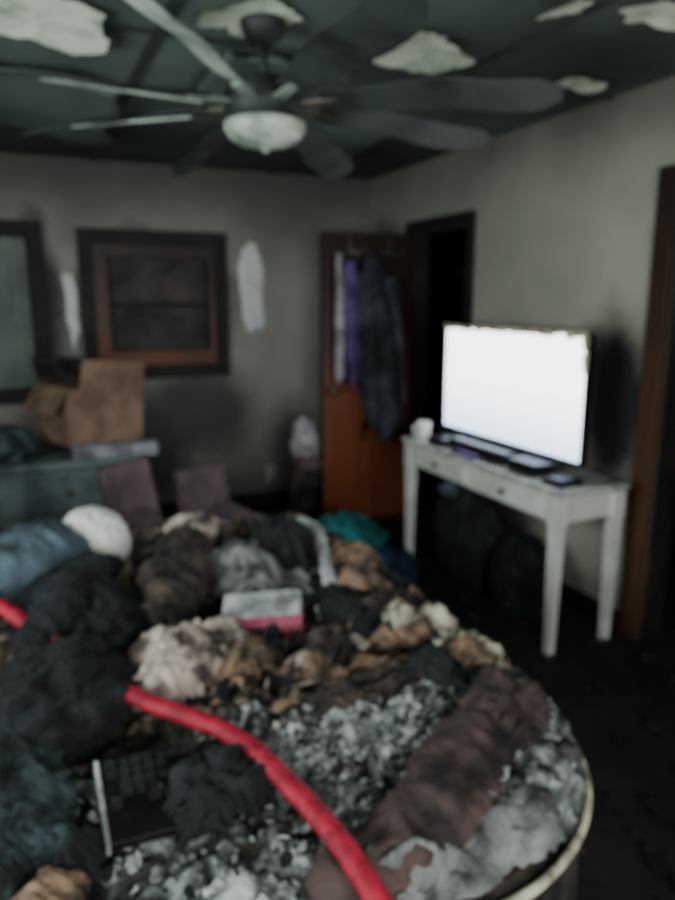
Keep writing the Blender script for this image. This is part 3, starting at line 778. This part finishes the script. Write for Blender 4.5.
dbr = empty('fire_debris')
shards('cardboard_scraps', 90, (-1.88, -3.62, 0.30, 0.16, 0.0), 0.03, 0.10, [M_tan, M_cblack, M_bundle, M_cream], 3, 0.02, 0.8, 0.06, dbr)
shards('paper_scraps', 480, (-1.64, -3.52, 0.24, 0.36, 0.1), 0.012, 0.065, [M_ashw, M_bundle, M_cblack, M_tan, M_cblack], 4, 0.012, 0.9, 0.05, dbr)
shards('ash_flakes', 1100, (-2.0, -3.98, 0.66, 0.28, 0.1), 0.008, 0.036, [M_ash, M_ash, M_grey, M_lgrey, M_cblack], 5, 0.006, 0.9, 0.015, dbr)
shards('pale_ash_drift', 500, (-1.83, -3.88, 0.30, 0.13, 0.15), 0.008, 0.034, [M_ash, M_lgrey, M_ash], 15, 0.008, 0.9, 0.02, dbr)
shards('fabric_scraps', 260, (-1.75, -2.85, 0.34, 0.5, 0.0), 0.02, 0.08, [M_bundle, M_cblack, M_tan, M_ash, M_cblack], 8, 0.012, 0.8, 0.04, dbr)
shards('plaster_crumbs', 260, (-2.1, -3.3, 0.6, 0.85, 0.0), 0.008, 0.028, [M_ashw, M_ash, M_tan], 9, 0.008, 0.9, 0.01, dbr)

lp = empty('laptop', (-2.30, -3.93, 0.665), (math.radians(3), math.radians(2), math.radians(0)))
boxes('base', [((-0.145, -0.105, 0), (0.145, 0.105, 0.018))], M_black, 0.004, lp)
ky = []
rnd = random.Random(5)
for r in range(5):
    for c in range(12):
        if rnd.random() < 0.75:
            ky.append(((-0.135+c*0.0225, -0.03+r*0.025, 0.018), (-0.117+c*0.0225, -0.009+r*0.025, 0.022+rnd.random()*0.008)))
boxes('keys', ky, M_cblack, 0, lp)
boxes('touchpad', [((-0.05, -0.098, 0.018), (0.05, -0.045, 0.0195))], M_black, 0, lp)
boxes('silver_edge', [((-0.152, -0.107, -0.002), (-0.145, 0.107, 0.02))], M_lgrey, 0.001, lp)
drape('charred_rag', -2.24, -3.99, 0.2, 0.12, 0.3, M_cblack, 44, 0.035, 0.03, 12, 0.4, 0.01)

roll('brown_blanket_roll', [(-2.16, -4.24, 0.61), (-2.02, -4.19, 0.63), (-1.87, -4.12, 0.65), (-1.71, -4.02, 0.65), (-1.56, -3.90, 0.62)], 0.07, M_brown, 9, 0.026, 0.7, wf=10)
drape('brown_blanket', -1.62, -3.97, 0.22, 0.17, 0.7, M_brown, 12, 0.02, 0.025, 8, 0.3, 0.02)
drape('grey_bedsheet', -1.86, -4.24, 0.36, 0.09, 0.12, M_grey, 14, 0.01, 0.014, 10, 0.2, 0.0)
drape('dusty_pillowcase', -2.60, -4.00, 0.24, 0.22, 0.5, M_navy, 15, 0.02, 0.03, 9, 0.3, 0.02)
drape('tan_pillowcase', -2.53, -4.14, 0.14, 0.16, 0.9, M_tan, 13, 0.02, 0.03, 9, 0.3, 0.02)

hp = [(-3.25, -2.95, 0.74), (-2.95, -3.02, 0.80), (-2.68, -3.15, 0.80), (-2.5, -3.36, 0.73), (-2.36, -3.63, 0.71), (-2.2, -3.88, 0.72), (-2.135, -4.08, 0.71), (-2.10, -4.27, 0.69),
      (-2.06, -4.42, 0.56), (-2.02, -4.52, 0.3), (-1.98, -4.66, 0.06), (-1.8, -4.9, 0.035), (-1.3, -5.3, 0.035), (-0.9, -5.9, 0.035)]
tube('fire_hose', hp, 0.0205, M_red, 20, None, 16, 0.8, 0.002, 2)

def floorshards(name, n, area, smin, smax, mats, seed):
    rnd = random.Random(seed); bm = bmesh.new()
    for _ in range(n):
        x = rnd.uniform(area[0], area[1]); y = rnd.uniform(area[2], area[3]); s = rnd.uniform(smin, smax)
        R = Euler((rnd.uniform(-.3, .3), rnd.uniform(-.3, .3), rnd.uniform(0, 6))).to_matrix(); mi = rnd.randrange(len(mats))
        pts = []
        k = rnd.randint(4, 6)
        for i in range(k):
            a = 2*math.pi*i/k; rr = s*rnd.uniform(0.3, 0.6)
            pts.append(bm.verts.new(Vector((x, y, 0.012+s*0.1))+R@Vector((rr*math.cos(a), rr*math.sin(a), 0))))
        f = bm.faces.new(pts); f.material_index = mi
    ob = finish(name, bm, mats)
    md = ob.modifiers.new('s', 'SOLIDIFY'); md.thickness = 0.004
floorshards('floor_debris', 260, (-1.3, -0.05, -5.2, -0.9), 0.02, 0.09, [M_cblack, M_bundle, M_dark], 11)

# ------------------------------------------------------------------ light
def area(name, loc, rot, sx, sy, power, col):
    l = bpy.data.lights.new(name, 'AREA'); l.shape = 'RECTANGLE'; l.size = sx; l.size_y = sy; l.energy = power; l.color = col
    o = bpy.data.objects.new(name, l); COL.objects.link(o); o.location = loc; o.rotation_euler = rot
area('daylight_left_window', (XL-0.02, -3.65, 1.5), (0, math.radians(-90), 0), 1.1, 1.4, 60, (0.88, 1.0, 0.99))
area('daylight_rear_window', (-2.2, YR-0.02, 1.45), (math.radians(90), 0, 0), 1.7, 1.2, 58, (0.94, 1.0, 0.97))
w = bpy.data.worlds.new('World'); SC.world = w; w.use_nodes = True
w.node_tree.nodes['Background'].inputs[0].default_value = (0.7, 0.85, 0.9, 1)
w.node_tree.nodes['Background'].inputs[1].default_value = 0.6

# ------------------------------------------------------------------ camera
cam = bpy.data.cameras.new('camera'); co = bpy.data.objects.new('camera', cam); COL.objects.link(co)
co.location = (-2.505, -5.093, 1.55)
co.rotation_euler = (math.radians(78), 0, math.radians(-23.7))
cam.sensor_fit = 'VERTICAL'; cam.sensor_height = 36; cam.sensor_width = 27; cam.lens = 28.24
cam.clip_start = 0.02
cam.dof.use_dof = True; cam.dof.focus_distance = 0.42; cam.dof.aperture_fstop = 5.2
SC.camera = co
